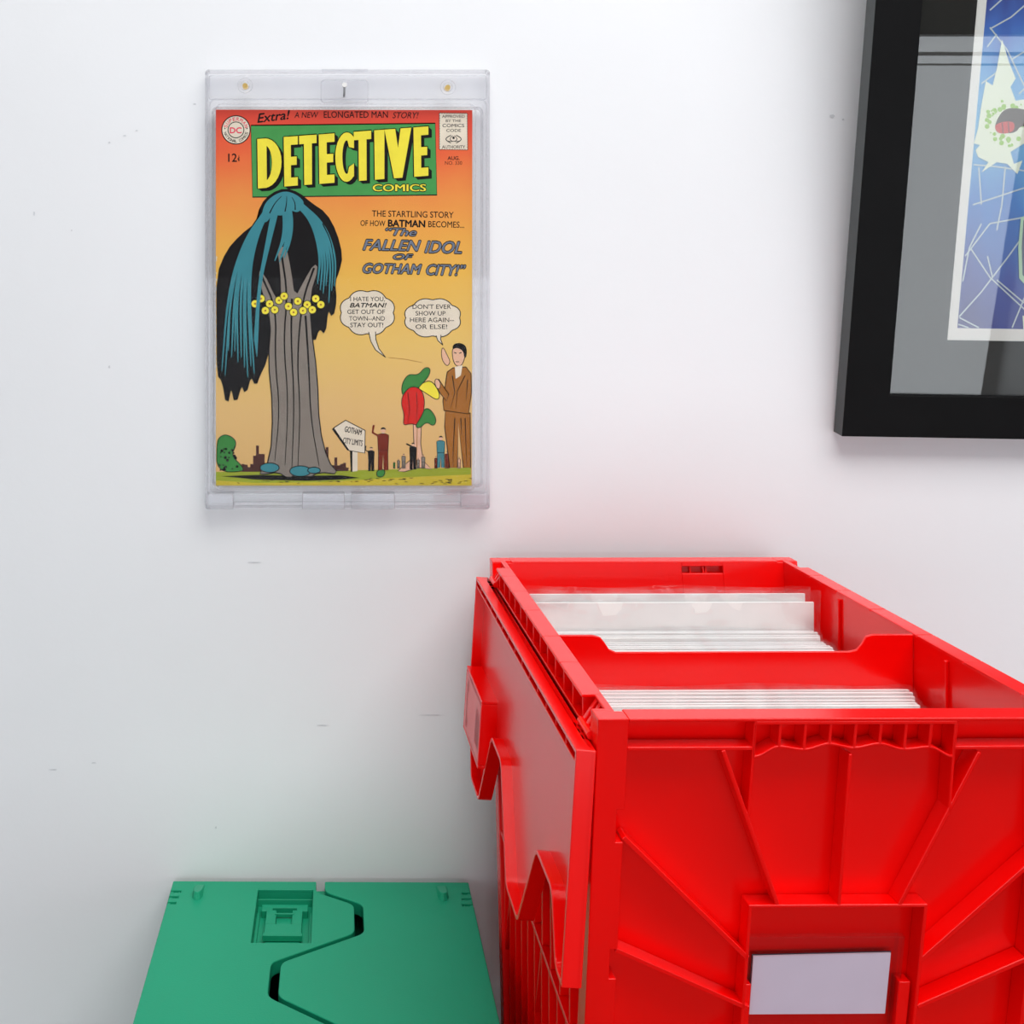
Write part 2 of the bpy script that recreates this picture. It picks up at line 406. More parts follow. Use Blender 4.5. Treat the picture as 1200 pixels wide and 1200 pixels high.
def place_lid(root, M, side, H, opened):
    lid = make_lid(root, M)
    if opened:      # swung right round: hangs down outside with its underside facing out
        a = math.radians(3.6)
        # local x -> down (and slightly out), z -> towards the crate
        out = Vector((-1, 0, 0)) if side < 0 else Vector((1, 0, 0))
        dn = (Vector((0, 0, -1))*math.cos(a)+out*math.sin(a)).normalized()
        yy = Vector((0, 1, 0)) if side < 0 else Vector((0, -1, 0))
        zz = dn.cross(yy)
        R = Matrix((dn, yy, zz)).transposed().to_4x4()
        loc = Vector((side*(WC/2+.0006), LC/2 if side < 0 else -LC/2, H-.0135))
        lid.matrix_local = Matrix.Translation(loc) @ R
    else:
        z = H+.0066
        if side < 0: lid.location = (-WC/2, LC/2, z)
        else: lid.location = (WC/2, -LC/2, z); lid.rotation_euler = (0, 0, math.pi)
    return lid

HB = .3046
red, red_body, RF = make_crate('storage_crate', (.2160, -.1713, 1.2805-HB), .009, HB, RED)
tag(red, 'open red plastic storage crate filled with bagged comics, lids hanging at its sides', 'crate', 'plastic comic crates')
place_lid(red, RED, -1, HB, True); place_lid(red, RED, 1, HB, True)
hinge_pins(red, HB, RED)
# cross divider with a dipped top edge
RM = Matrix.Translation(Vector(red.location)) @ Matrix.Rotation(.009, 4, 'Z')
yd = .6-.8+.1713
hw = WC/2-.0097
prof = [(-hw, .0005), (-hw+.0175, .0005), (-hw+.0215, .0015), (-hw+.0240, .0045), (-hw+.0262, .0080), (-hw+.0300, .0095),
        (hw-.0340, .0095), (hw-.0300, .0086), (hw-.0272, .0055), (hw-.0250, .0015), (hw-.0215, .0005), (hw, .0005), (hw, .285), (-hw, .285)]
MB().prism([(x, yd-.001, HB-h) for x, h in prof], [(x, yd+.001, HB-h) for x, h in prof]).build('divider', RED, red, bevel=.0005)

HG = 1.0497-.74-.0066
green, gb, _ = make_crate('storage_crate', (-.0063, -.1560, .74), -.009, HG, GREEN, front=False)
tag(green, 'closed green plastic storage crate with a zigzag seam across its two lids', 'crate', 'plastic comic crates')
place_lid(green, GREEN, -1, HG, False); place_lid(green, GREEN, 1, HG, False); hinge_pins(green, HG, GREEN)

HS = 1.2805-HB-.74-.0066-.0052
low, lb, _ = make_crate('storage_crate', (.2260, -.1713, .74), .009, HS, RED, front=False)
tag(low, 'low closed red plastic crate standing under the open red crate', 'crate', 'plastic comic crates')
place_lid(low, RED, -1, HS, False); place_lid(low, RED, 1, HS, False); hinge_pins(low, HS, RED)

# table that carries the crates
TABLE = mat('dark_wood', (84, 62, 48), .45, noise=.15, nscale=30)
tb = empty('table', (.15, -.33, 0)); tag(tb, 'plain dark wooden table standing under the crates against the wall', 'table')
MB().box(-.8, .8, -.30, .32, .715, .74).build('tabletop', TABLE, tb, bevel=.002)
for sx in (-1, 1):
    for sy in (-1, 1):
        MB().box(sx*.75-.02, sx*.75+.02, sy*.27-.02, sy*.27+.02, 0, .715).build('leg', TABLE, tb, bevel=.001)

# ------------------------------------------------------------------ comics in the red crate
BOARD = mat('white_backing_board', (250, 250, 248), .6, noise=.02, nscale=60)
PAGES = mat('comic_page_edges', (238, 236, 232), .7, noise=.05, nscale=400)
BAG = clear('clear_polybag', (.985, .985, .99), 1.45, .05, .01, bump=.9, bscale=34, haze=.03)
GRP = 'bagged comics in the red crate'
def make_comic(w=.170, h=.2725, bw=.1745, flap=.002, wav=.0002):
    r = empty('bagged_comic', (0, 0, 0))
    MB().box(-w/2, w/2, -.0019, -.0001, .002, h).build('backing_board', BOARD, r)
    MB().box(-w/2+.002, w/2-.002, 0, .0017, .002, h-.0012).build('comic_pages', PAGES, r)
    # bag: two thin films joined at the sides, gently rippled along the top
    m = MB(); n = 36; rows = [0, .1, .2, h-.012, h-.004, h+flap*.5, h+flap]
    for sgn, yb in ((-1, -.00215), (1, .0020)):
        vs = []
        for j, z in enumerate(rows):
            k = max(0, (z-(h-.012)))/(.012+flap)
            for i in range(n+1):
                x = -bw/2+bw*i/n
                e = min(1, min(x+bw/2, bw/2-x)/.004)
                y = yb*e+wav*k*math.sin(x*95+sgn)*.9+wav*k*.7*math.sin(x*230+2*sgn)
                vs.append((x, y, z+(.0008*k*math.sin(x*61+sgn) if j == len(rows)-1 else 0)))
        fs = [(j*(n+1)+i, j*(n+1)+i+1, (j+1)*(n+1)+i+1, (j+1)*(n+1)+i) for j in range(len(rows)-1) for i in range(n)]
        m.add(vs, fs)
    m.build('plastic_bag', BAG, r, fix=False, smooth=True)
    return r
def copy_tree(o, parent=None):
    c = o.copy(); COL.objects.link(c)
    if parent is not None: c.parent = parent
    for ch in list(o.children): copy_tree(ch, c)
    return c
ORD = ['first', 'second', 'third', 'fourth', 'fifth', 'sixth', 'seventh', 'eighth', 'ninth', 'tenth', 'eleventh', 'twelfth', 'thirteenth', 'fourteenth', 'fifteenth', 'sixteenth', 'seventeenth', 'eighteenth']
proto = make_comic(); used = [False]
def put(xl, yl, ztop, label, tall=None, lean=0, yaw=0, h=.2725):
    if tall: r = tall
    elif not used[0]: r = proto; used[0] = True
    else: r = copy_tree(proto)
    p = RM @ Vector((xl, yl, 0))
    r.location = (p.x, p.y, 1.2805-ztop-h); r.rotation_euler = (lean, 0, .009+yaw)
    tag(r, label, 'comic book', GRP)
    return r
TB = 1.1713*0+.1713-.8           # lens distance t -> local y = t + TB
for i in range(9):               # front half, from the divider forward
    t = .5955-.0046*i
    put(max(-.0048, .0042-.0012*i+random.uniform(-.0012, .0012)), t+TB, .0285+random.uniform(-.0006, .0009), 'white-backed bagged comic, %s in front of the divider in the open red crate' % ORD[i])
for i in range(17):              # back half, from the raised ones forward
    t = .7025-.0049*i-.0008*(i > 3)
    put(max(-.0048, .0005-.0006*i+random.uniform(-.001, .001)), t+TB, .0285+random.uniform(-.0008, .001), 'white-backed bagged comic, %s in front of the two raised comics in the red crate' % ORD[i])
t2 = make_comic(w=.176, h=.2885, bw=.186, flap=.0070, wav=.0008)
put(.0002, .7085+TB, .0120, 'raised bagged comic just in front of the rearmost one in the red crate', tall=t2, h=.2885)
t3 = make_comic(w=.174, h=.2925, bw=.182, flap=.0040, wav=.0009)
put(-.0022, .7135+TB, .0080, 'rearmost raised bagged comic in the red crate with a tall clear bag top', tall=t3, h=.2925)

# ------------------------------------------------------------------ label sleeve on the front of the red crate
SLV = clear('clear_rigid_sleeve', (.965, .93, .955), 1.3, .04)
CARD = mat('white_label_card', (240, 238, 246), .55, noise=.02, nscale=80)
EDGE = mat('card_shadow_line', (60, 50, 60), .6)  # dark colour standing in for the shadow lines around the label card
c0 = RF(968, 1150)
tanK = math.atan(KT)
base_d = .0052
def LP(p, h, d): return RM @ Vector((p, -LC/2+KT*h+d, HB-h))
sl = empty('label_sleeve', LP(c0[0], .15, .0060), (0, 0, 0))
# a basis on the sloping front: x along, z up the slope
xx = RM.to_3x3() @ Vector((1, 0, 0)); up = (RM.to_3x3() @ Vector((0, -KT, 1))).normalized(); yy = up.cross(xx)
sl.rotation_euler = Matrix((xx, yy, up)).transposed().to_euler()
tag(sl, 'clear plastic label sleeve holding a blank white card on the front of the red crate', 'label')
def q(u, v):
    p, h = RF(u, v); return (p-c0[0], (.15-h)*math.sqrt(1+KT*KT))
a, b_, c_, d_ = q(879, 1106), q(1068, 1104.5), q(889, 1130), q(1052, 1126)
zb = q(880, 1240)[1]
MB().box(a[0], b_[0], -.0010, -.0003, zb, a[1]).box(a[0], b_[0], .0010, .0017, zb, a[1]).box(b_[0]-.0032, b_[0]-.0025, -.0010, .0017, zb, a[1]).box(b_[0]-.0006, b_[0], -.0010, .0017, zb, a[1]).box(a[0], a[0]+.0012, -.001, .0017, zb, a[1]).build('sleeve', SLV, sl, bevel=.0002)
cb = q(960, 1198)[1]
MB().prism([(c_[0], -.0001, c_[1]), (d_[0], -.0001, d_[1]), (d_[0]-.0001, -.0001, cb), (c_[0], -.0001, cb)], [(c_[0], .0006, c_[1]), (d_[0], .0006, d_[1]), (d_[0]-.0001, .0006, cb), (c_[0], .0006, cb)]).build('card', CARD, sl)
em = .0004  # margin of the dark sheet behind the card, showing as a painted shadow line
MB().prism([(c_[0]-em, .0007, c_[1]+em), (d_[0]+em, .0007, d_[1]+em), (d_[0]+em, .0007, cb-em), (c_[0]-em, .0007, cb-em)], [(c_[0]-em, .0009, c_[1]+em), (d_[0]+em, .0009, d_[1]+em), (d_[0]+em, .0009, cb-em), (c_[0]-em, .0009, cb-em)]).build('card_shadow_rim', EDGE, sl)

# ------------------------------------------------------------------ framed print on the right
BLACK = mat('black_frame_lacquer', (15, 15, 16), .5, spec=.12, noise=.1, nscale=30, bump=.02, bscale=400)
FSIDE = mat('black_frame_side', (64, 68, 68), .5, noise=.08, nscale=60)
MATB = mat('black_mat_board', (24, 22, 20), .75, noise=.06, nscale=300)
MATW = mat('white_mat_board', (236, 234, 232), .7, noise=.015)
GLASS = clear('picture_glass', (.97, .98, .97), 1.72, .0)
alpha, roll = .130, .017
FR = Matrix.Rotation(alpha, 3, 'X') @ Matrix.Rotation(roll, 3, 'Y')
FD = .0135
P0 = at(986.5, 511.5, -.0158)
org = P0 - FR @ Vector((0, -FD, 0))
fr = empty('framed_print', org, FR.to_euler())
tag(fr, 'large black framed blue art print leaning out from the wall at the right', 'picture frame')
FI = FR.inverted()
def fp(u, v, y):                 # photo pixel -> frame coordinates (x, z) on its plane y
    o = FI @ (CAMP-org); d = FI @ ray(u, v); t = (y-o.y)/d.y; r = o+d*t; return (r.x, r.z)
FW, FH = .43, .52
ox, oz = fp(1040, 462, -.0095)
ax, az = fp(1109.5, 398.5, -.0062); bx, bz = fp(1121.5, 384.5, -.0056)
print('frame', ox, oz, ax, az, bx, bz)
m = MB()
O = [(0, 0), (FW, 0), (FW, FH), (0, FH)]; I = [(ox, oz), (FW-ox, oz), (FW-ox, FH-oz), (ox, FH-oz)]
V = [(x, y, z) for y in (-FD, 0) for x, z in O]+[(x, y, z) for y in (-FD, 0) for x, z in I]     # outer front/back, inner front/back
for i in range(4):
    j = (i+1) % 4
    for fc, mi in (((i, j, 8+j, 8+i), 0), ((4+i, 4+j, 12+j, 12+i), 0), ((i, j, 4+j, 4+i), 1), ((8+i, 8+j, 12+j, 12+i), 0)): m.f.append(fc); m.m.append(mi)
m.v = V
mo = m.build('frame_moulding', [BLACK, FSIDE], fr, bevel=.0006)
def ring(o, i, y0, y1, m):
    O = [(o[0], o[1]), (FW-o[0], o[1]), (FW-o[0], FH-o[1]), (o[0], FH-o[1])]; I = [(i[0], i[1]), (FW-i[0], i[1]), (FW-i[0], FH-i[1]), (i[0], FH-i[1])]
    for k in range(4):
        j = (k+1) % 4
        m.prism([(O[k][0], y0, O[k][1]), (O[j][0], y0, O[j][1]), (I[j][0], y0, I[j][1]), (I[k][0], y0, I[k][1])], [(O[k][0], y1, O[k][1]), (O[j][0], y1, O[j][1]), (I[j][0], y1, I[j][1]), (I[k][0], y1, I[k][1])])
    return m
ring((ox-.004, oz-.004), (ax, az), -.0068, -.0060, MB()).build('mat_board', MATB, fr)
ring((ax-.004, az-.004), (bx, bz), -.0059, -.0052, MB()).build('white_mat', MATW, fr)
MB().box(ox-.003, FW-ox+.003, -.0098, -.0078, oz-.003, FH-oz+.003).build('glass_pane', GLASS, fr)
MB().box(.01, FW-.01, -.0035, -.001, .01, FH-.01).build('backing_panel', MATB, fr)
# the print: abstract blue sheet with pale lines and a bright burst
pm = bpy.data.materials.new('blue_print_ink'); pm.use_nodes = True; nt = pm.node_tree; pb = nt.nodes['Principled BSDF']
pb.inputs['Roughness'].default_value = .4
tc = nt.nodes.new('ShaderNodeTexCoord'); mp = nt.nodes.new('ShaderNodeMapping')
mp.inputs['Rotation'].default_value = (0, math.radians(32), 0); mp.inputs['Scale'].default_value = (34, 1, 7)
nz = nt.nodes.new('ShaderNodeTexNoise'); nz.inputs['Scale'].default_value = 1.0; nz.inputs['Detail'].default_value = 3
sx = nt.nodes.new('ShaderNodeSeparateXYZ'); nt.links.new(tc.outputs['Object'], sx.inputs[0])
mr = nt.nodes.new('ShaderNodeMapRange'); mr.inputs['From Min'].default_value = bz; mr.inputs['From Max'].default_value = FH*.75
nt.links.new(sx.outputs['Z'], mr.inputs['Value'])
ad = nt.nodes.new('ShaderNodeMath'); ad.operation = 'MULTIPLY_ADD'; ad.inputs[1].default_value = .34; 
nt.links.new(tc.outputs['Object'], mp.inputs[0]); nt.links.new(mp.outputs[0], nz.inputs['Vector']); nt.links.new(nz.outputs['Fac'], ad.inputs[0])
sb2 = nt.nodes.new('ShaderNodeMath'); sb2.operation = 'SUBTRACT'; sb2.inputs[1].default_value = .17
nt.links.new(mr.outputs[0], sb2.inputs[0]); nt.links.new(sb2.outputs[0], ad.inputs[2])
rp = nt.nodes.new('ShaderNodeValToRGB'); cr = rp.color_ramp
stops = [(0, (62, 66, 140)), (.12, (72, 90, 170)), (.26, (70, 130, 205)), (.42, (120, 185, 228)), (.56, (92, 160, 220)), (.66, (70, 110, 195)), (.76, (52, 50, 125)), (1, (32, 22, 70))]
cr.elements[0].position, cr.elements[0].color = stops[0][0], (*lin(stops[0][1]), 1)
cr.elements[1].position, cr.elements[1].color = stops[-1][0], (*lin(stops[-1][1]), 1)
for p, c in stops[1:-1]: e = cr.elements.new(p); e.color = (*lin(c), 1)
nt.links.new(ad.outputs[0], rp.inputs['Fac']); nt.links.new(rp.outputs['Color'], pb.inputs['Base Color'])
LINE = mat('pale_ink_line', (196, 208, 216), .4); CREAM = mat('cream_burst_ink', (234, 240, 222), .4); LIME = mat('lime_ink', (160, 205, 95), .4)
MRED = mat('rust_ink', (205, 60, 60), .4); MUD = mat('dark_brown_ink', (72, 58, 52), .4); CYAN = mat('pale_cyan_ink', (140, 200, 232), .4); SLATE = mat('slate_ink', (96, 104, 128), .4); TEALG = mat('pale_green_ink', (188, 220, 190), .4)
art = MB()
art.box(bx-.006, FW-bx+.006, -.0051, -.0042, bz-.006, FH-bz+.006, 0)
AY = -.0052
def apoly(pts, mi, lay): art.poly([(*(lambda r: (r[0], AY-lay*.00003, r[1]))(fp(u, v, AY)),) for u, v in pts][::1], mi)
def aline(pts, w, mi, lay):
    for (u0, v0), (u1, v1) in zip(pts, pts[1:]):
        d = math.hypot(u1-u0, v1-v0); nx, ny = -(v1-v0)/d*w/2, (u1-u0)/d*w/2
        apoly([(u0+nx, v0+ny), (u1+nx, v1+ny), (u1-nx, v1-ny), (u0-nx, v0-ny)], mi, lay)
webs = [[(1160, 12), (1180, -6)], [(1160, 34), (1185, 20), (1215, -6)], [(1160, 32), (1180, 58), (1200, 100), (1225, 140)], [(1157, 55), (1168, 40)], [(1185, 70), (1225, 45)], [(1150, 98), (1172, 82)],
        [(1141, 193), (1165, 195), (1200, 200), (1240, 202)], [(1147, 196), (1150, 240)], [(1178, 195), (1174, 240), (1168, 270)], [(1140, 240), (1225, 212)], [(1194, 110), (1215, 90)],
        [(1124, 371), (1150, 342), (1182, 300), (1225, 240)], [(1138, 292), (1160, 325), (1200, 362), (1225, 384)], [(1186, 384), (1204, 340), (1225, 300)], [(1124, 372), (1147, 384)], [(1168, 328), (1200, 355)], [(1128, 330), (1136, 290), (1150, 262)],
        [(1131, 300), (1160, 262), (1225, 250)], [(1123, 380), (1135, 384)], [(1157, 300), (1163, 325)]]
for i, w in enumerate(webs): aline(w, 1.7, 1, 1+.2*i)
burst = [(1149, 128), (1155, 95), (1163, 100), (1168, 80), (1174, 46), (1182, 72), (1190, 92), (1184, 102), (1190, 118), (1225, 112), (1225, 165), (1200, 168), (1184, 178), (1188, 192), (1198, 188), (1192, 204), (1180, 192), (1168, 190), (1150, 202), (1158, 190), (1146, 184), (1143, 176), (1148, 170), (1141, 168), (1146, 150)]
apoly(burst, 2, 8)
random.seed(3)
for i in range(46):
    a = random.uniform(0, 6.28); r = random.uniform(16, 27); cu, cv_ = 1180+r*math.cos(a), 144+r*math.sin(a)*1.0
    s = random.uniform(.8, 3.2)
    if cu < 1150: cu = 1152
    apoly([(cu+s*math.cos(k*math.pi/4), cv_+s*math.sin(k*math.pi/4)) for k in range(8)], 3, 9+.05*i)
apoly(chaikin([(1168, 140), (1176, 128), (1190, 126), (1225, 134), (1225, 152), (1196, 146), (1190, 156), (1172, 156), (1165, 150)]), 5, 13)
apoly(chaikin([(1165, 146), (1177, 142), (1189, 143), (1188, 154), (1176, 157), (1167, 155)]), 4, 14)
aline([(1174, 144), (1175, 156)], 1.0, 5, 15); aline([(1181, 143), (1182, 156)], 1.0, 5, 15)
apoly([(1196, 255), (1225, 240), (1225, 345), (1203, 336), (1194, 326), (1193, 290)], 8, 10); apoly([(1199, 258), (1225, 246), (1225, 338), (1206, 331), (1198, 322), (1197, 290)], 7, 11)
apoly([(1198, 370), (1225, 366), (1225, 390), (1199, 386)], 2, 11); apoly([(1201, 376), (1225, 374), (1225, 388), (1202, 384)], 4, 12)
art.build('art_print', [pm, LINE, CREAM, LIME, MRED, MUD, CYAN, SLATE, TEALG], fr, fix=False)

# ------------------------------------------------------------------ comic in its clear magnetic holder
CLR = clear('clear_acrylic', (.99, .99, .995), 1.36, .03, .0, haze=.02, hazecol=(1, 1, 1))
CLW = clear('clear_acrylic_window', (.997, .997, .997), 1.10, .02)
CLE = clear('clear_acrylic_edge', (.965, .965, .98), 1.45, .05, .01, haze=.10, hazecol=(1, 1, 1))
BRASS = mat('brass_magnet', (250, 214, 130), .3, metal=.75)
STEEL = mat('steel_nail', (150, 150, 150), .3, metal=1)
YC = -.0068                      # plane of the cover
pc = at(407, 340, YC)
hold = empty('comic_holder', (pc.x, 0, at(407, 598, -.012).z))
tag(hold, 'clear plastic magnetic holder hanging on the white wall around the comic', 'display case')
YFR = -.0135
def hx(u, y=YFR): return at(u, 0, y).x-hold.location.x
def hz(v, y=YFR): return at(0, v, y).z-hold.location.z
def hring(mb, u0, v0, u1, v1, w, y0, y1):    # rectangular ring of width w px
    X = [hx(u0), hx(u0+w), hx(u1-w), hx(u1)]; Z = [hz(v1), hz(v1-w), hz(v0+w), hz(v0)]
    mb.box(X[0], X[3], y0, y1, Z[0], Z[1]).box(X[0], X[3], y0, y1, Z[2], Z[3]).box(X[0], X[1], y0, y1, Z[1], Z[2]).box(X[2], X[3], y0, y1, Z[1], Z[2])
    return mb
def rr_pts(u0, v0, u1, v1, r, n=5):
    P = []
    for cu, cv_, a0 in ((u1-r, v0+r, -90), (u1-r, v1-r, 0), (u0+r, v1-r, 90), (u0+r, v0+r, 180)):
        for k in range(n+1):
            a = math.radians(a0+90*k/n); P.append((cu+r*math.cos(a), cv_+r*math.sin(a)))
    return P
def rr_ring(mb, u0, v0, u1, v1, r, w, y0, y1, n=5):
    A = rr_pts(u0, v0, u1, v1, r, n); B = rr_pts(u0+w, v0+w, u1-w, v1-w, max(.6, r-w), n)
    L = len(A)
    for i in range(L):
        j = (i+1) % L
        qd = [A[i], A[j], B[j], B[i]]
        mb.prism([(hx(u), y0, hz(v)) for u, v in qd], [(hx(u), y1, hz(v)) for u, v in qd])
    return mb
# back shell: plate with a raised rim
bs = MB(); pr = rr_pts(240, 81, 574.5, 597.5, 4)
bs.prism([(hx(u), -.0015, hz(v)) for u, v in pr], [(hx(u), -.0030, hz(v)) for u, v in pr])
bs.build('back_shell', CLR, hold, bevel=.0004)
rim = MB(); rr_ring(rim, 240, 81, 574.5, 597.5, 4, 2.2, -.0030, -.0118); rr_ring(rim, 247.5, 124, 567, 572, 7, 1.6, -.003, -.0105)
rim.build('rim', CLE, hold)
# front shell: thin window, stepped border
fs = MB(); pr2 = rr_pts(244.5, 85, 570.5, 593.5, 4)
fs.prism([(hx(u), -.0112, hz(v)) for u, v in pr2], [(hx(u), -.0122, hz(v)) for u, v in pr2])
fo = fs.build('front_shell', CLW, hold, bevel=.0004)
st = MB(); rr_ring(st, 244.5, 115.5, 570.5, 580, 8, 1.6, -.0122, -.0136); rr_ring(st, 251.5, 121, 558, 575, 9, 1.3, -.0122, -.0132); rr_ring(st, 244.5, 88, 570.5, 117, 3, 1.1, -.0122, -.0134)
st.build('raised_border', CLE, fo)
tbm = MB(); rr_ring(tbm, 375.5, 93.5, 432, 121, 5, 1.4, -.0122, -.0142); 
tp = rr_pts(377, 96, 430.5, 118, 4)
MB().prism([(hx(u), -.0122, hz(v)) for u, v in tp], [(hx(u), -.0130, hz(v)) for u, v in tp]).build('tab_plate', CLR, fo)
tbm.box(hx(377), hx(431), -.0135, -.0100, hz(83.5), hz(81))
tbm.build('hanging_tab', CLE, hold)
for (u, v) in ((287, 100), (525, 102)):
    mg = MB().cyl((hx(u), -.0085, hz(v)), (0, -1, 0), .0021, .0046, 24, .0017).build('magnet', BRASS, hold, smooth=True)
    rg = MB()
    for r0, r1 in ((5.6, 4.8), (9.2, 8.4)):
        n = 28
        for i in range(n):
            a, c = 2*math.pi*i/n, 2*math.pi*(i+1)/n
            qd = [(u+r0*math.cos(a), v+r0*math.sin(a)), (u+r0*math.cos(c), v+r0*math.sin(c)), (u+r1*math.cos(c), v+r1*math.sin(c)), (u+r1*math.cos(a), v+r1*math.sin(a))]
            rg.prism([(hx(x), -.0122, hz(y)) for x, y in qd], [(hx(x), -.0131, hz(y)) for x, y in qd])
    rg.build('magnet_seat', CLE, mg)
hb = MB()
for (u0, u1) in ((241, 273), (354, 404), (412, 463), (541, 573)):
    hb.box(hx(u0), hx(u1), -.0138, -.0030, hz(596.5), hz(579))
hb.box(hx(273), hx(541), -.0105, -.0030, hz(594), hz(590)).box(hx(257), hx(556), -.0138, -.0122, hz(573.5), hz(571.5))
hb.build('hinge_strip', CLE, hold, bevel=.0006)
# nail
np_ = at(403.5, 100, -.02); nb = at(403.3, 112, -.001)
nl = empty('nail', (nb.x, -.0002, nb.z)); tag(nl, 'small steel nail through the top tab of the clear comic holder', 'nail')
d = Vector((0, -.0185, .0040)); 
MB().cyl((0, .012, -.0026), d, .00075, .031, 14).build('shank', STEEL, nl, smooth=True)
MB().cyl(tuple(d*.98), d, .0017, .0009, 18).build('head', STEEL, nl, smooth=True)

# the comic book itself
cb_ = empty('comic_book', (pc.x, 0, at(407, 569, YC).z))
tag(cb_, 'old comic book with yellow title on green banner, inside the clear wall holder', 'comic book')
def X(u): return at(u, 0, YC).x-cb_.location.x
def Z(v): return at(0, v, YC).z-cb_.location.z
PAPER = mat('aged_paper', (226, 208, 176), .7, noise=.05, nscale=80)
MB().box(X(254), X(553), YC+.0004, YC+.0030, Z(568), Z(129)).build('pages', PAPER, cb_)
# cover background ink
bgm = bpy.data.materials.new('printed_sunset_ink'); bgm.use_nodes = True; nt = bgm.node_tree; pb = nt.nodes['Principled BSDF']; pb.inputs['Roughness'].default_value = .5; pb.inputs['Specular IOR Level'].default_value = .15
tc = nt.nodes.new('ShaderNodeTexCoord'); sx = nt.nodes.new('ShaderNodeSeparateXYZ'); nt.links.new(tc.outputs['Object'], sx.inputs[0])
mr = nt.nodes.new('ShaderNodeMapRange'); mr.inputs['From Min'].default_value = Z(569); mr.inputs['From Max'].default_value = Z(128); nt.links.new(sx.outputs['Z'], mr.inputs['Value'])
nz = nt.nodes.new('ShaderNodeTexNoise'); nz.inputs['Scale'].default_value = 22; nz.inputs['Detail'].default_value = 5; nt.links.new(tc.outputs['Object'], nz.inputs['Vector'])
ma = nt.nodes.new('ShaderNodeMath'); ma.operation = 'MULTIPLY_ADD'; ma.inputs[1].default_value = .10; nt.links.new(nz.outputs['Fac'], ma.inputs[0])
ms = nt.nodes.new('ShaderNodeMath'); ms.operation = 'SUBTRACT'; ms.inputs[1].default_value = .05; nt.links.new(mr.outputs[0], ms.inputs[0]); nt.links.new(ms.outputs[0], ma.inputs[2])
rp = nt.nodes.new('ShaderNodeValToRGB'); cr = rp.color_ramp
stops = [(0, (216, 176, 116)), (.2, (222, 184, 122)), (.38, (226, 190, 108)), (.55, (230, 182, 84)), (.66, (232, 168, 78)), (.77, (232, 144, 74)), (.88, (228, 104, 64)), (.96, (220, 78, 60)), (1, (214, 74, 60))]
cr.elements[0].position, cr.elements[0].color = 0, (*lin(stops[0][1]), 1); cr.elements[1].position, cr.elements[1].color = 1, (*lin(stops[-1][1]), 1)
for p, c in stops[1:-1]: e = cr.elements.new(p); e.color = (*lin(c), 1)
nt.links.new(ma.outputs[0], rp.inputs['Fac']); nt.links.new(rp.outputs['Color'], pb.inputs['Base Color'])
CM = [bgm]; CI = {}
def ink(name, rgb, noise=.06):
    CI[name] = len(CM); CM.append(mat('ink_'+name, rgb, .5, noise=noise, nscale=90, spec=.15)); 
for n_, c in dict(black=(24, 22, 24), banner=(72, 150, 80), yellow=(236, 222, 70), cream=(224, 214, 196), teal=(62, 134, 146), grey=(134, 126, 118), pinkred=(226, 70, 96), brown=(160, 104, 46), red=(208, 40, 34), leaf=(62, 134, 66), skin=(222, 178, 150),
                  grass=(150, 164, 52), sky=(78, 48, 44), maroon=(120, 44, 30), blue=(70, 130, 140), slate=(112, 122, 140), darkteal=(38, 84, 96), straw=(196, 178, 60), fold=(190, 120, 60)).items(): ink(n_, c)
cov = MB(); DL = .000005; BOXES = []      # ink lies a hair above any ink it covers
def level(us, vs_):
    a = (min(us)-.3, min(vs_)-.3, max(us)+.3, max(vs_)+.3)
    l = 1+max([b[4] for b in BOXES if b[0] < a[2] and b[2] > a[0] and b[1] < a[3] and b[3] > a[1]] or [0])
    BOXES.append(a+(l,)); return l
def cp(pts, m_, up=0, lv=None):
    y = YC-DL*(lv or level([p[0] for p in pts], [p[1] for p in pts]))
    P = [(X(u), y, Z(v)) for u, v in pts]
    ar = sum(P[i][0]*P[(i+1) % len(P)][2]-P[(i+1) % len(P)][0]*P[i][2] for i in range(len(P)))
    if ar < 0: P = P[::-1]
    cov.poly(P, CI[m_])
def stroke(pts, w, m_, w2=None, up=.5):
    n = len(pts); w2 = w if w2 is None else w2; Lp, Rp = [], []
    for i, (u, v) in enumerate(pts):
        a = pts[max(0, i-1)]; b = pts[min(n-1, i+1)]; d = math.hypot(b[0]-a[0], b[1]-a[1]) or 1
        ww = (w+(w2-w)*i/max(1, n-1))/2; nx, ny = -(b[1]-a[1])/d*ww, (b[0]-a[0])/d*ww
        Lp.append((u+nx, v+ny)); Rp.append((u-nx, v-ny))
    lv = level([p[0] for p in Lp+Rp], [p[1] for p in Lp+Rp])
    for i in range(n-1): cp([Lp[i], Lp[i+1], Rp[i+1], Rp[i]], m_, 0, lv)
def outlined(pts, m_, w=1.2, oc='black'):
    cp(pts, m_); stroke(list(pts)+[pts[0], pts[1]], w, oc)
def circ(u, v, r, m_, n=36, ry=None, up=0): cp([(u+r*math.cos(2*math.pi*i/n), v+(ry or r)*math.sin(2*math.pi*i/n)) for i in range(n)], m_, up)
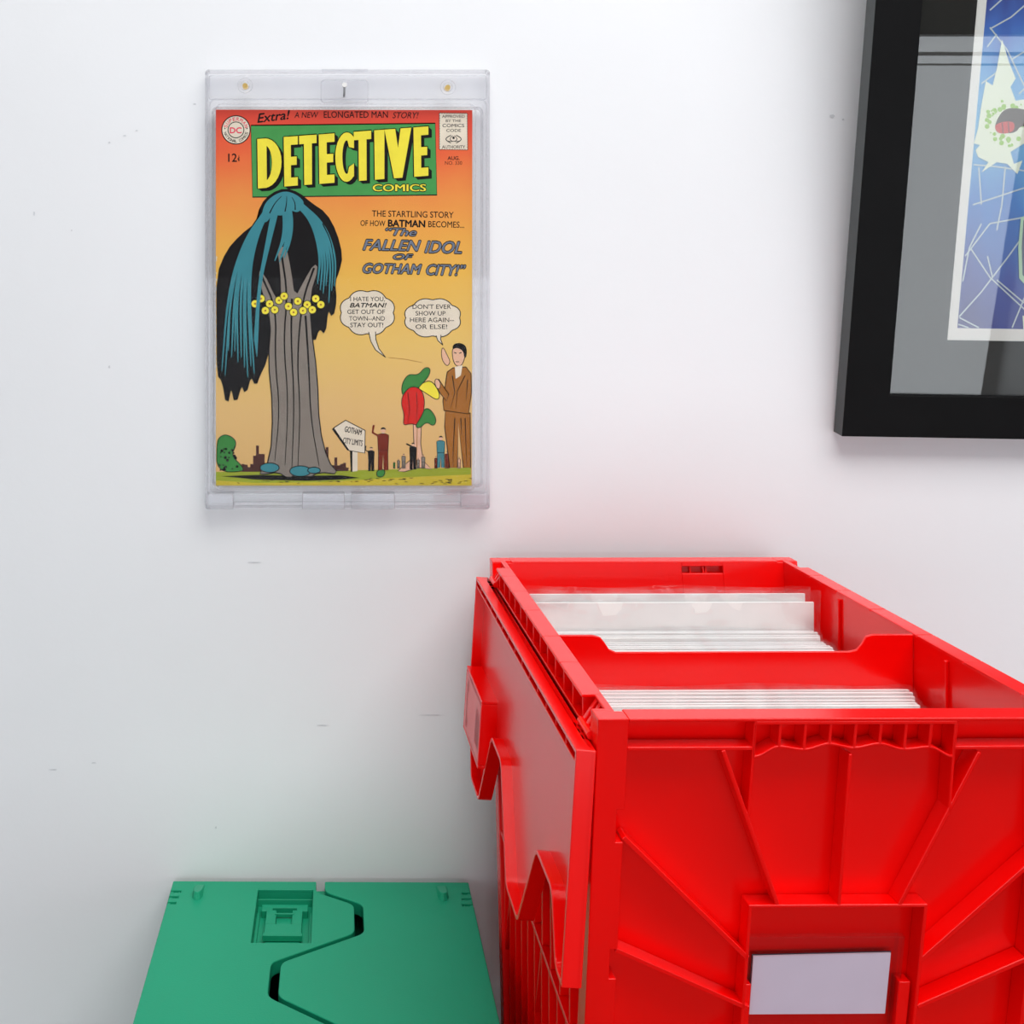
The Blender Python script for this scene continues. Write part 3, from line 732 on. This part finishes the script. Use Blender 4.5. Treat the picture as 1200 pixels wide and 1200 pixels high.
def text(s, u0, u1, v0, v1, m_, bold=0, shear=0, rot=0, spread=None):
    """lettering fitted to the box u0..u1, v0..v1 (v0 cap top, v1 baseline)"""
    c = bpy.data.curves.new('t', 'FONT'); c.body = s; c.size = 1; c.shear = shear; c.resolution_u = 3
    o = bpy.data.objects.new('t', c); COL.objects.link(o); bpy.context.view_layer.update()
    me = bpy.data.meshes.new_from_object(o.evaluated_get(bpy.context.evaluated_depsgraph_get()))
    bpy.data.objects.remove(o); bpy.data.curves.remove(c)
    xs = [v.co.x for v in me.vertices]; mx, mn = max(xs), min(xs)
    sxx = (u1-u0)/(mx-mn); capt = .73; syy = (v1-v0)/capt
    k = bold*(v1-v0)*1.1
    offs = spread or ([(0, 0)] if bold < .004 else [(-k, 0), (k, 0), (0, k), (0, -k)])
    cu, cv_ = (u0+u1)/2, (v0+v1)/2
    fs = [tuple(p.vertices) for p in me.polygons]
    for du0, dv0 in offs:
        vs = []
        for v in me.vertices:
            uu = u0+(v.co.x-mn)*sxx+du0; vv = v1-v.co.y*syy+dv0
            if rot:
                a = rot; du, dv = uu-cu, vv-cv_; uu, vv = cu+du*math.cos(a)-dv*math.sin(a), cv_+du*math.sin(a)+dv*math.cos(a)
            vs.append((uu, vv))
        y = YC-DL*level([p[0] for p in vs], [p[1] for p in vs]); vs = [(X(p[0]), y, Z(p[1])) for p in vs]
        cov.add(vs, fs, CI[m_])
    bpy.data.meshes.remove(me)
def text2(s, u0, u1, v0, v1, m_, bold, ob, shear=0, rot=0):
    r = 1.0+bold*6
    text(s, u0, u1, v0, v1, 'black', 0, shear, rot, [(r*math.cos(a), r*math.sin(a)) for a in [i*math.pi/4 for i in range(8)]])
    q_ = .35; text(s, u0, u1, v0, v1, m_, 0, shear, rot, [(-q_, 0), (q_, 0)])
# sheet
cov.poly([(X(253), YC, Z(569)), (X(553), YC, Z(569)), (X(553.5), YC, Z(129)), (X(253), YC, Z(128.5))], 0)
# worn left edge
random.seed(5)
for i in range(26):
    v = random.uniform(300, 430); cp([(253, v), (254.2+random.random()*1.2, v+1), (253, v+2.4)], 'cream')
# ground, skyline, bush
cp([(253, 553), (330, 552), (420, 551), (500, 549), (552, 548), (552, 568.5), (253, 568.5)], 'grass')
cp([(253, 563), (300, 566), (380, 565), (460, 560), (552, 556), (552, 568.5), (253, 568.5)], 'straw')
random.seed(11)
sk = [(283, 553)]
u = 283
tall = {300: 522, 305: 532, 296: 534, 331: 538, 366: 536, 381: 524, 378: 535, 392: 536, 398: 544, 351: 541}
while u < 408:
    hgt = min([540+random.uniform(0, 8)]+[tv for tu, tv in tall.items() if abs(tu-u) < 2.2]); w = 3.4
    sk += [(u, hgt), (u+w, hgt)]; u += w
sk += [(408, 552)]
cp(sk, 'sky')
for i in range(24): stroke([(285+i*5, 552), (285+i*5, 545)], .5, 'black')
bush = chaikin([(254, 553), (254, 520), (257, 512), (264, 509), (272, 512), (277, 518), (275, 526), (272, 531), (275, 538), (282, 544), (287, 553)])
outlined(bush, 'leaf', 1)
for i in range(26):
    a = random.uniform(0, 1); uu = 256+a*22; vv = random.uniform(524, 551)
    if uu < 280 and vv > 524: circ(uu, vv, random.uniform(.8, 2), 'black', 7)
cp([(258, 558), (300, 556.5), (350, 557.5), (400, 557), (422, 560), (400, 562), (360, 563.5), (300, 562), (275, 559.5)], 'black')
for i in range(60):
    uu, vv = random.uniform(270, 550), random.uniform(560, 567); stroke([(uu, vv), (uu+random.uniform(2, 5), vv+random.uniform(-.6, .6))], .8, 'black')
# banner and title
outlined([(294, 147), (510, 144.5), (512, 228.5), (296, 231)], 'banner', 1.4)
def LET(quad, strips):           # strips of (x0,y0)->... in a unit cell mapped on a slanted cell
    (a, b, c, d) = quad          # TL, TR, BR, BL
    def mp_(x, y):
        t = (a[0]+(b[0]-a[0])*x, a[1]+(b[1]-a[1])*x); bt = (d[0]+(c[0]-d[0])*x, d[1]+(c[1]-d[1])*x)
        return (t[0]+(bt[0]-t[0])*y, t[1]+(bt[1]-t[1])*y)
    return [[mp_(x, y) for x, y in s] for s in strips]
def arcstrip(cx, cy, ro, rio, a0, a1, n=14):
    out = []
    for i in range(n):
        p, q_ = math.radians(a0+(a1-a0)*i/n), math.radians(a0+(a1-a0)*(i+1)/n)
        out.append([(cx+ro[0]*math.cos(p), cy+ro[1]*math.sin(p)), (cx+ro[0]*math.cos(q_), cy+ro[1]*math.sin(q_)), (cx+rio[0]*math.cos(q_), cy+rio[1]*math.sin(q_)), (cx+rio[0]*math.cos(p), cy+rio[1]*math.sin(p))])
    return out
R_ = lambda x0, x1, y0, y1: [(x0, y0), (x1, y0), (x1, y1), (x0, y1)]
GL = dict(D=[R_(0, .38, 0, 1)]+arcstrip(.30, .5, (.70, .5), (.30, .36), -90, 90), E=[R_(0, .5, 0, 1), R_(.4, 1, 0, .17), R_(.4, .92, .41, .58), R_(.4, 1, .83, 1)],
          T=[R_(0, 1, 0, .17), R_(.27, .73, .1, 1)], I=[R_(0, 1, 0, 1)], C=arcstrip(.58, .5, (.58, .5), (.22, .34), 52, 308, 20)+[[(.62, .16), (.95, .10), (.95, .33), (.70, .30)], [(.62, .84), (.95, .90), (.95, .64), (.70, .70)]],
          V=[[(0, 0), (.40, 0), (.66, 1), (.34, 1)], [(.60, 0), (1, 0), (.66, 1), (.34, 1)]])
tops = lambda u: 163-(u-301)*.074; bots = lambda u: 221-(u-301)*.075
cells = []
for ch, u0, u1 in (('D', 301.5, 330), ('E', 332.5, 349), ('T', 350.5, 371), ('E', 373.5, 392), ('C', 392.5, 416), ('T', 414.5, 435), ('I', 438.5, 450.5), ('V', 450.5, 482), ('E', 484.5, 502)):
    cells.append(LET(((u0, tops(u0)), (u1, tops(u1)), (u1, bots(u1)), (u0+.8, bots(u0))), GL[ch]))
for st_ in cells:
    for dd in (4.0, 3.0, 2.0, 1.0):
        for s in st_: cp([(x+dd, y+dd*.85) for x, y in s], 'black')
    for s in st_: stroke(s+[s[0], s[1]], 2.4, 'black')
for st_ in cells:
    for s in st_: cp(s, 'yellow')
text2('COMICS', 437, 499, 215.5, 224, 'yellow', .02, .045)
# top strip
text('Extra!', 301, 340, 130.5, 141.5, 'black', .025, .3, -.12); text('A NEW', 345, 373, 131, 138, 'black', .01, .15)
text('ELONGATED MAN', 379.5, 454.5, 130, 138, 'black', .012); text('STORY!', 460, 490.5, 131, 138.5, 'black', .01, .25)
# round emblem
circ(276.5, 152.2, 17.2, 'black'); circ(276.5, 152.2, 16, 'cream'); circ(276.5, 152.2, 9.8, 'black'); circ(276.5, 152.2, 8.8, 'cream')
text('DC', 269.5, 283, 149, 156, 'pinkred', .04)
def arctext(s, cu, cv_, r, a0, a1, m_, sz, flip=False):
    for i, ch in enumerate(s):
        if ch == ' ': continue
        a = math.radians(a0+(a1-a0)*i/(len(s)-1)); u, v = cu+r*math.cos(a), cv_+r*math.sin(a)
        wd = .34 if ch == 'I' else 1
        text(ch, u-sz*.36*wd, u+sz*.36*wd, v-sz*.5, v+sz*.5, m_, .02, 0, a+math.pi/2 if not flip else a-math.pi/2)
arctext('SUPERMAN', 276.5, 152.2, 12.9, 200, 340, 'pinkred', 4.4)
arctext('NATIONAL COMICS', 276.5, 152.2, 12.9, 163, 17, 'black', 3.3, True)
circ(263.6, 150.5, .8, 'black', 8); circ(289.4, 150.5, .8, 'black', 8)
text('12', 267.5, 277.5, 179.5, 189.5, 'black', .02); text('c', 278.6, 281, 182.5, 188, 'black', .03)
stroke([(279.9, 182), (279.9, 189.4)], .6, 'black')
# stamp
sc = []
for (a, b, n) in (((515, 132.5), (547.5, 133), 11), ((547.5, 133), (548, 175.5), 14), ((548, 175.5), (515, 175), 11), ((515, 175), (515, 132.5), 14)):
    for i in range(n*2):
        t = i/(n*2); k = .7 if i % 2 else -.5
        nx, ny = (b[1]-a[1]), -(b[0]-a[0]); d = math.hypot(nx, ny)
        sc.append((a[0]+(b[0]-a[0])*t+nx/d*k, a[1]+(b[1]-a[1])*t+ny/d*k))
outlined(sc, 'cream', .7)
for s, a, b, v0, v1 in (('APPROVED', 518, 544.5, 134.5, 138), ('BY THE', 522.5, 540, 140, 143), ('COMICS', 518.5, 544, 145, 149), ('CODE', 523, 540, 151, 154.5), ('AUTHORITY', 518, 545, 170.2, 173.8)):
    text(s, a, b, v0, v1, 'black', .015)
for s in (-1, 1):
    stroke([(531.5+s*(3+6*math.sin(k*.45)), 158.5+k*1.3) for k in range(8)], 1.0, 'black'); stroke([(531.5+s*(1+3*math.sin(k*.5)), 159+k*1.2) for k in range(7)], .8, 'black')
circ(531.5, 161.5, 1.5, 'black', 10); stroke([(524, 165.5), (539, 165.5)], .7, 'black')
text('AUG.', 524.5, 538.5, 183, 187.4, 'black', .03); text('NO. 330', 521.5, 541.5, 188.6, 193, 'black', .0)
# story lines
text('THE STARTLING STORY', 436, 531.5, 247, 254.5, 'black', .012, 0, .02)
text('OF HOW', 422.5, 451.5, 258, 264.8, 'black', .012, 0, .02); text('BATMAN', 455, 498, 257.5, 265.8, 'black', .05, 0, .02); text('BECOMES...', 502, 544, 259, 266.5, 'black', .01, 0, .02)
text2('\u201cThe', 452, 488, 267, 276, 'slate', .02, .035, .3, .03)
text2('FALLEN', 425.5, 493, 280.5, 293.5, 'slate', .02, .03, .3, .02); text2('IDOL', 498, 541, 282, 296.5, 'slate', .02, .03, .3, .02)
text2('OF', 461, 484, 297.5, 304, 'slate', .02, .035, .3, .02)
text2('GOTHAM', 425.5, 494, 308.5, 320.5, 'slate', .02, .03, .3, .02); text2('CITY!\u201d', 500, 545.5, 309.5, 322.5, 'slate', .02, .03, .3, .02)
# speech balloons
def cloud(pts): return chaikin(pts, 2)
def bump(cu, cv_, rx, ry, n, k=2.5, ph=0):
    return [(cu+(rx+k*abs(math.sin(n*a/2+ph))-k*.6)*math.cos(a), cv_+(ry+k*abs(math.sin(n*a/2+ph))-k*.6)*math.sin(a)) for a in [2*math.pi*i/90 for i in range(90)]]
b1 = bump(430.5, 366.5, 32, 26, 8, 2.8); outlined(b1, 'cream', 1.1)
tl = [(432, 389), (434.5, 400), (440, 410), (452, 419), (444, 408.5), (440.5, 398), (440, 388.5)]
cp(tl, 'cream'); stroke(tl[:4], 1.0, 'black'); stroke(tl[3:], 1.0, 'black')
stroke([(455, 419), (475, 421), (495, 425)], .6, 'brown')
for s, a, b, v0, bo, sh in (('I HATE YOU,', 410.5, 451, 347.5, .008, 0), ('BATMAN!', 410, 453, 354.8, .035, .25), ('GET OUT OF', 407, 451, 362.5, .008, 0), ('TOWN--AND', 409, 451, 370.3, .008, 0), ('STAY OUT!', 410.5, 449, 378, .012, 0)):
    text(s, a, b, v0, v0+5.4, 'black', bo, sh)
b2 = bump(507, 372.5, 33, 22.5, 8, 2.6); outlined(b2, 'cream', 1.1)
tl = [(511, 393), (513, 399), (519, 404.5), (516.5, 398), (516.8, 392.5)]
cp(tl, 'cream'); stroke(tl[:3], 1.0, 'black'); stroke(tl[2:], 1.0, 'black')
for s, a, b, v0 in (("DON'T EVER", 483.5, 528.5, 356.5), ('SHOW UP', 487, 522, 364.3), ('HERE AGAIN--', 480.5, 532, 372), ('OR ELSE!', 487, 524, 380)):
    text(s, a, b, v0, v0+5.4, 'black', .009)
# sign post
cp([(411, 528), (419, 529), (419, 552), (411, 553)], 'cream'); cp([(410, 528), (413, 528), (413, 553), (411, 553)], 'black')
cp([(389, 503), (392, 500), (410, 527), (407, 528)], 'black'); outlined([(391, 501.5), (405, 492.5), (428, 504.5), (427.5, 531), (409, 528)], 'cream', 1.1)
text('GOTHAM', 404, 424, 501, 508, 'black', .02, 0, .22); text('CITY LIMITS', 402, 425, 514, 521, 'black', .015, 0, .16)
# big weeping tree standing where the large figure was: teal drooping leaves over one broad grey trunk
crown = chaikin([(300, 262), (306, 240), (318, 227), (334, 221), (350, 226), (364, 238), (382, 250), (394, 272), (401, 300), (397, 318), (392, 330), (394, 352), (390, 372), (384, 362), (381, 392), (374, 384), (368, 402), (356, 388), (348, 410), (338, 390), (328, 412), (318, 392), (312, 424), (304, 440), (300, 452), (294, 440), (288, 462), (283, 450), (276, 474), (271, 452), (266, 476), (261, 446), (255, 440), (254.5, 380), (254.5, 322), (266, 294), (282, 276)], 1)
outlined(crown, 'black', 1.6)
random.seed(21)
outlined(chaikin([(314, 420), (318, 376), (306, 340), (302, 316), (310, 320), (324, 350), (329, 350), (328, 318), (324, 290), (336, 288), (342, 318), (346, 348), (355, 330), (368, 308), (374, 314), (364, 345), (364, 380), (372, 440), (374, 500), (384, 540), (398, 556), (374, 553), (362, 560), (350, 554), (338, 561), (326, 553), (310, 556), (303, 555), (317, 538), (320, 480)], 1), 'grey', 1.3)
for s in ([(330, 298), (337, 345), (332, 400), (338, 470), (334, 545)], [(368, 314), (354, 352), (348, 420), (352, 480), (349, 548)], [(306, 322), (324, 362), (322, 420), (328, 480), (322, 540)], [(342, 350), (341, 400), (345, 470), (342, 550)], [(358, 370), (362, 430), (364, 490), (374, 546)]): stroke(chaikin(s, 2, False), 2.6, 'black', .7)
for (uu, vv, rr) in ((316, 548, 9), (352, 552, 10), (368, 551, 6)):
    outlined([(uu+rr*math.cos(a)*1.25, vv+rr*.62*math.sin(a)) for a in [k*math.pi/10 for k in range(20)]], 'teal', 1.1)
for (uu, vv) in ((306, 350), (316, 356), (327, 352), (338, 359), (349, 353), (360, 357), (370, 350), (322, 363), (344, 366), (333, 347), (355, 364), (311, 364), (366, 363), (299, 356), (376, 357)):     # yellow blossom
    circ(uu, vv, 5.2, 'black', 10); circ(uu, vv, 4.4, 'yellow', 10); circ(uu, vv, 1.2, 'brown', 7)
def frond(p, w, c='teal'):
    stroke(chaikin(p, 3, False), w, c, .8)
for k in range(11):
    f = k/10
    frond([(318-8*f, 238+12*f), (300-14*f, 275+8*f), (292-26*f+random.uniform(-2, 2), 330+10*f), (296-38*f+2, 425+random.uniform(-16, 26))], 7.5-2*f)
for k in range(5):
    f = k/4
    frond([(322+4*f, 240), (312+2*f, 290), (306+1*f-3, 335), (298+3*f, 400+18*f)], 5.5)
for k in range(7):
    f = k/6
    frond([(345+4*f, 236), (366+14*f, 258+4*f), (376+18*f, 300), (372+20*f, 340+random.uniform(-8, 16))], 6.5-2*f)
for k in range(5):
    f = k/4
    frond([(330+5*f, 230), (334+8*f, 255), (332+9*f, 280), (322+11*f, 300+random.uniform(-4, 8))], 6.5)
cp(chaikin([(306, 258), (309, 240), (320, 229), (334, 223.5), (348, 228), (358, 238), (350, 250), (340, 246), (330, 254), (320, 250), (312, 262)], 2), 'teal')
for s in ([(316, 250), (322, 238), (330, 230)], [(334, 248), (336, 238), (336, 230)], [(346, 246), (346, 238), (342, 231)], [(378, 262), (388, 282), (391, 305)]): stroke(chaikin(s, 2, False), 1.6, 'black', .5)
# small red leaved tree standing where the smaller figure was
outlined([(484, 494), (494, 494), (493, 520), (496, 540), (506, 550), (490, 548), (474, 553), (466, 552), (482, 538), (485, 520)], 'skin', .9)
stroke([(489, 500), (488, 545)], .8, 'brown')
outlined(chaikin([(441, 553), (446, 549), (452, 552), (449, 559), (442, 559)]), 'leaf', 1)
outlined(chaikin([(500, 446), (508, 448), (516, 462), (513, 470), (498, 460), (488, 454)]), 'yellow', 1); 
outlined(chaikin([(470, 452), (478, 438), (490, 440), (498, 430), (505, 432), (502, 442), (494, 450), (486, 460), (472, 466)]), 'leaf', 1)
outlined(chaikin([(472, 462), (482, 452), (494, 456), (498, 470), (496, 482), (502, 492), (494, 500), (482, 496), (472, 499), (474, 486), (470, 474)]), 'red', 1)
outlined(chaikin([(498, 478), (505, 480), (512, 492), (508, 500), (500, 494), (492, 502), (486, 500), (494, 488)]), 'leaf', 1)
for s in ([(478, 460), (480, 480), (478, 496)], [(488, 460), (489, 476), (488, 494)]): stroke(s, 1, 'black', .4)
# man in a brown suit
def person_fig(u, v0, h, suit, arm=0):
    w = h*.13
    circ(u, v0+h*.07, h*.062, 'skin', 12); cp(chaikin([(u-h*.065, v0+h*.055), (u-h*.04, v0-.2), (u+h*.05, v0-.2), (u+h*.07, v0+h*.075), (u+h*.03, v0+h*.03)], 1), 'black'); cp([(u-h*.03, v0+h*.12), (u+h*.03, v0+h*.12), (u, v0+h*.2)], 'cream')
    outlined([(u-w, v0+h*.17), (u-w*.3, v0+h*.14), (u+w*.3, v0+h*.14), (u+w, v0+h*.18), (u+w*.9, v0+h*.54), (u-w*.9, v0+h*.54)], suit, .7)
    outlined([(u-w*.85, v0+h*.53), (u+w*.85, v0+h*.53), (u+w*.9, v0+h), (u+w*.15, v0+h), (u, v0+h*.62), (u-w*.2, v0+h), (u-w*.9, v0+h)], suit, .7)
    if arm: stroke([(u-w*.8, v0+h*.2), (u-w*1.9, v0+h*.12), (u-w*1.7, v0-h*.06)], h*.05, suit)
person_fig(449, 501, 50, 'maroon', 1); person_fig(435, 524, 28, 'black', 1); person_fig(484, 519, 31, 'black', 0); stroke([(484, 524), (476, 520)], 1.8, 'black')
for u, v, s in ((473, 532, 'grey'), (467, 538, 'grey'), (490, 537, 'grey'), (496, 533, 'grey'), (511, 535, 'maroon'), (524, 529, 'maroon'), (538, 536, 'skin'), (462, 541, 'leaf')): person_fig(u, v, 549-v, s)
person_fig(516.5, 511, 37, 'blue')
outlined([(522, 481), (551, 484), (551.5, 548), (543, 548), (537, 495), (536, 548), (527, 548), (521, 500)], 'brown', 1.1)
outlined([(524, 436), (531, 431), (546, 430), (552, 438), (552.5, 460), (549, 485), (520, 481), (519, 470)], 'brown', 1.1)
outlined([(521, 455), (526, 462), (523, 470), (516, 461), (510, 452), (514, 444)], 'brown', 1.0)
outlined(chaikin([(509, 448), (511, 443), (516, 447), (516, 455), (512, 456)]), 'skin', .8); outlined(chaikin([(517, 412), (519, 406), (524, 416), (528, 424), (524, 430), (518, 422)]), 'skin', .8)
outlined(chaikin([(530, 408), (536, 405), (545, 408), (545, 420), (540, 430), (533, 428), (530, 418)]), 'skin', .9)
cp(chaikin([(530, 410), (531, 403), (540, 401.5), (547, 406), (547, 418), (544, 420), (543, 411), (535, 407)]), 'black')
cp([(533, 430), (542, 428), (540, 440), (534, 444)], 'cream')
stroke([(532, 413), (535, 414)], 1, 'black'); stroke([(538, 414), (541, 413)], 1, 'black'); stroke([(534, 424), (538, 424)], .8, 'black')
for s in ([(530, 440), (533, 460), (528, 478)], [(545, 440), (536, 458), (534, 480)], [(548, 445), (546, 470)], [(533, 490), (531, 530), (531, 547)], [(545, 490), (546, 520), (547, 546)], [(540, 490), (541, 510)]): stroke(s, 1.3, 'black', .4)
cov.build('cover', CM, cb_, fix=False)
print('cover layers', max(b[4] for b in BOXES), 'depth', max(b[4] for b in BOXES)*DL)
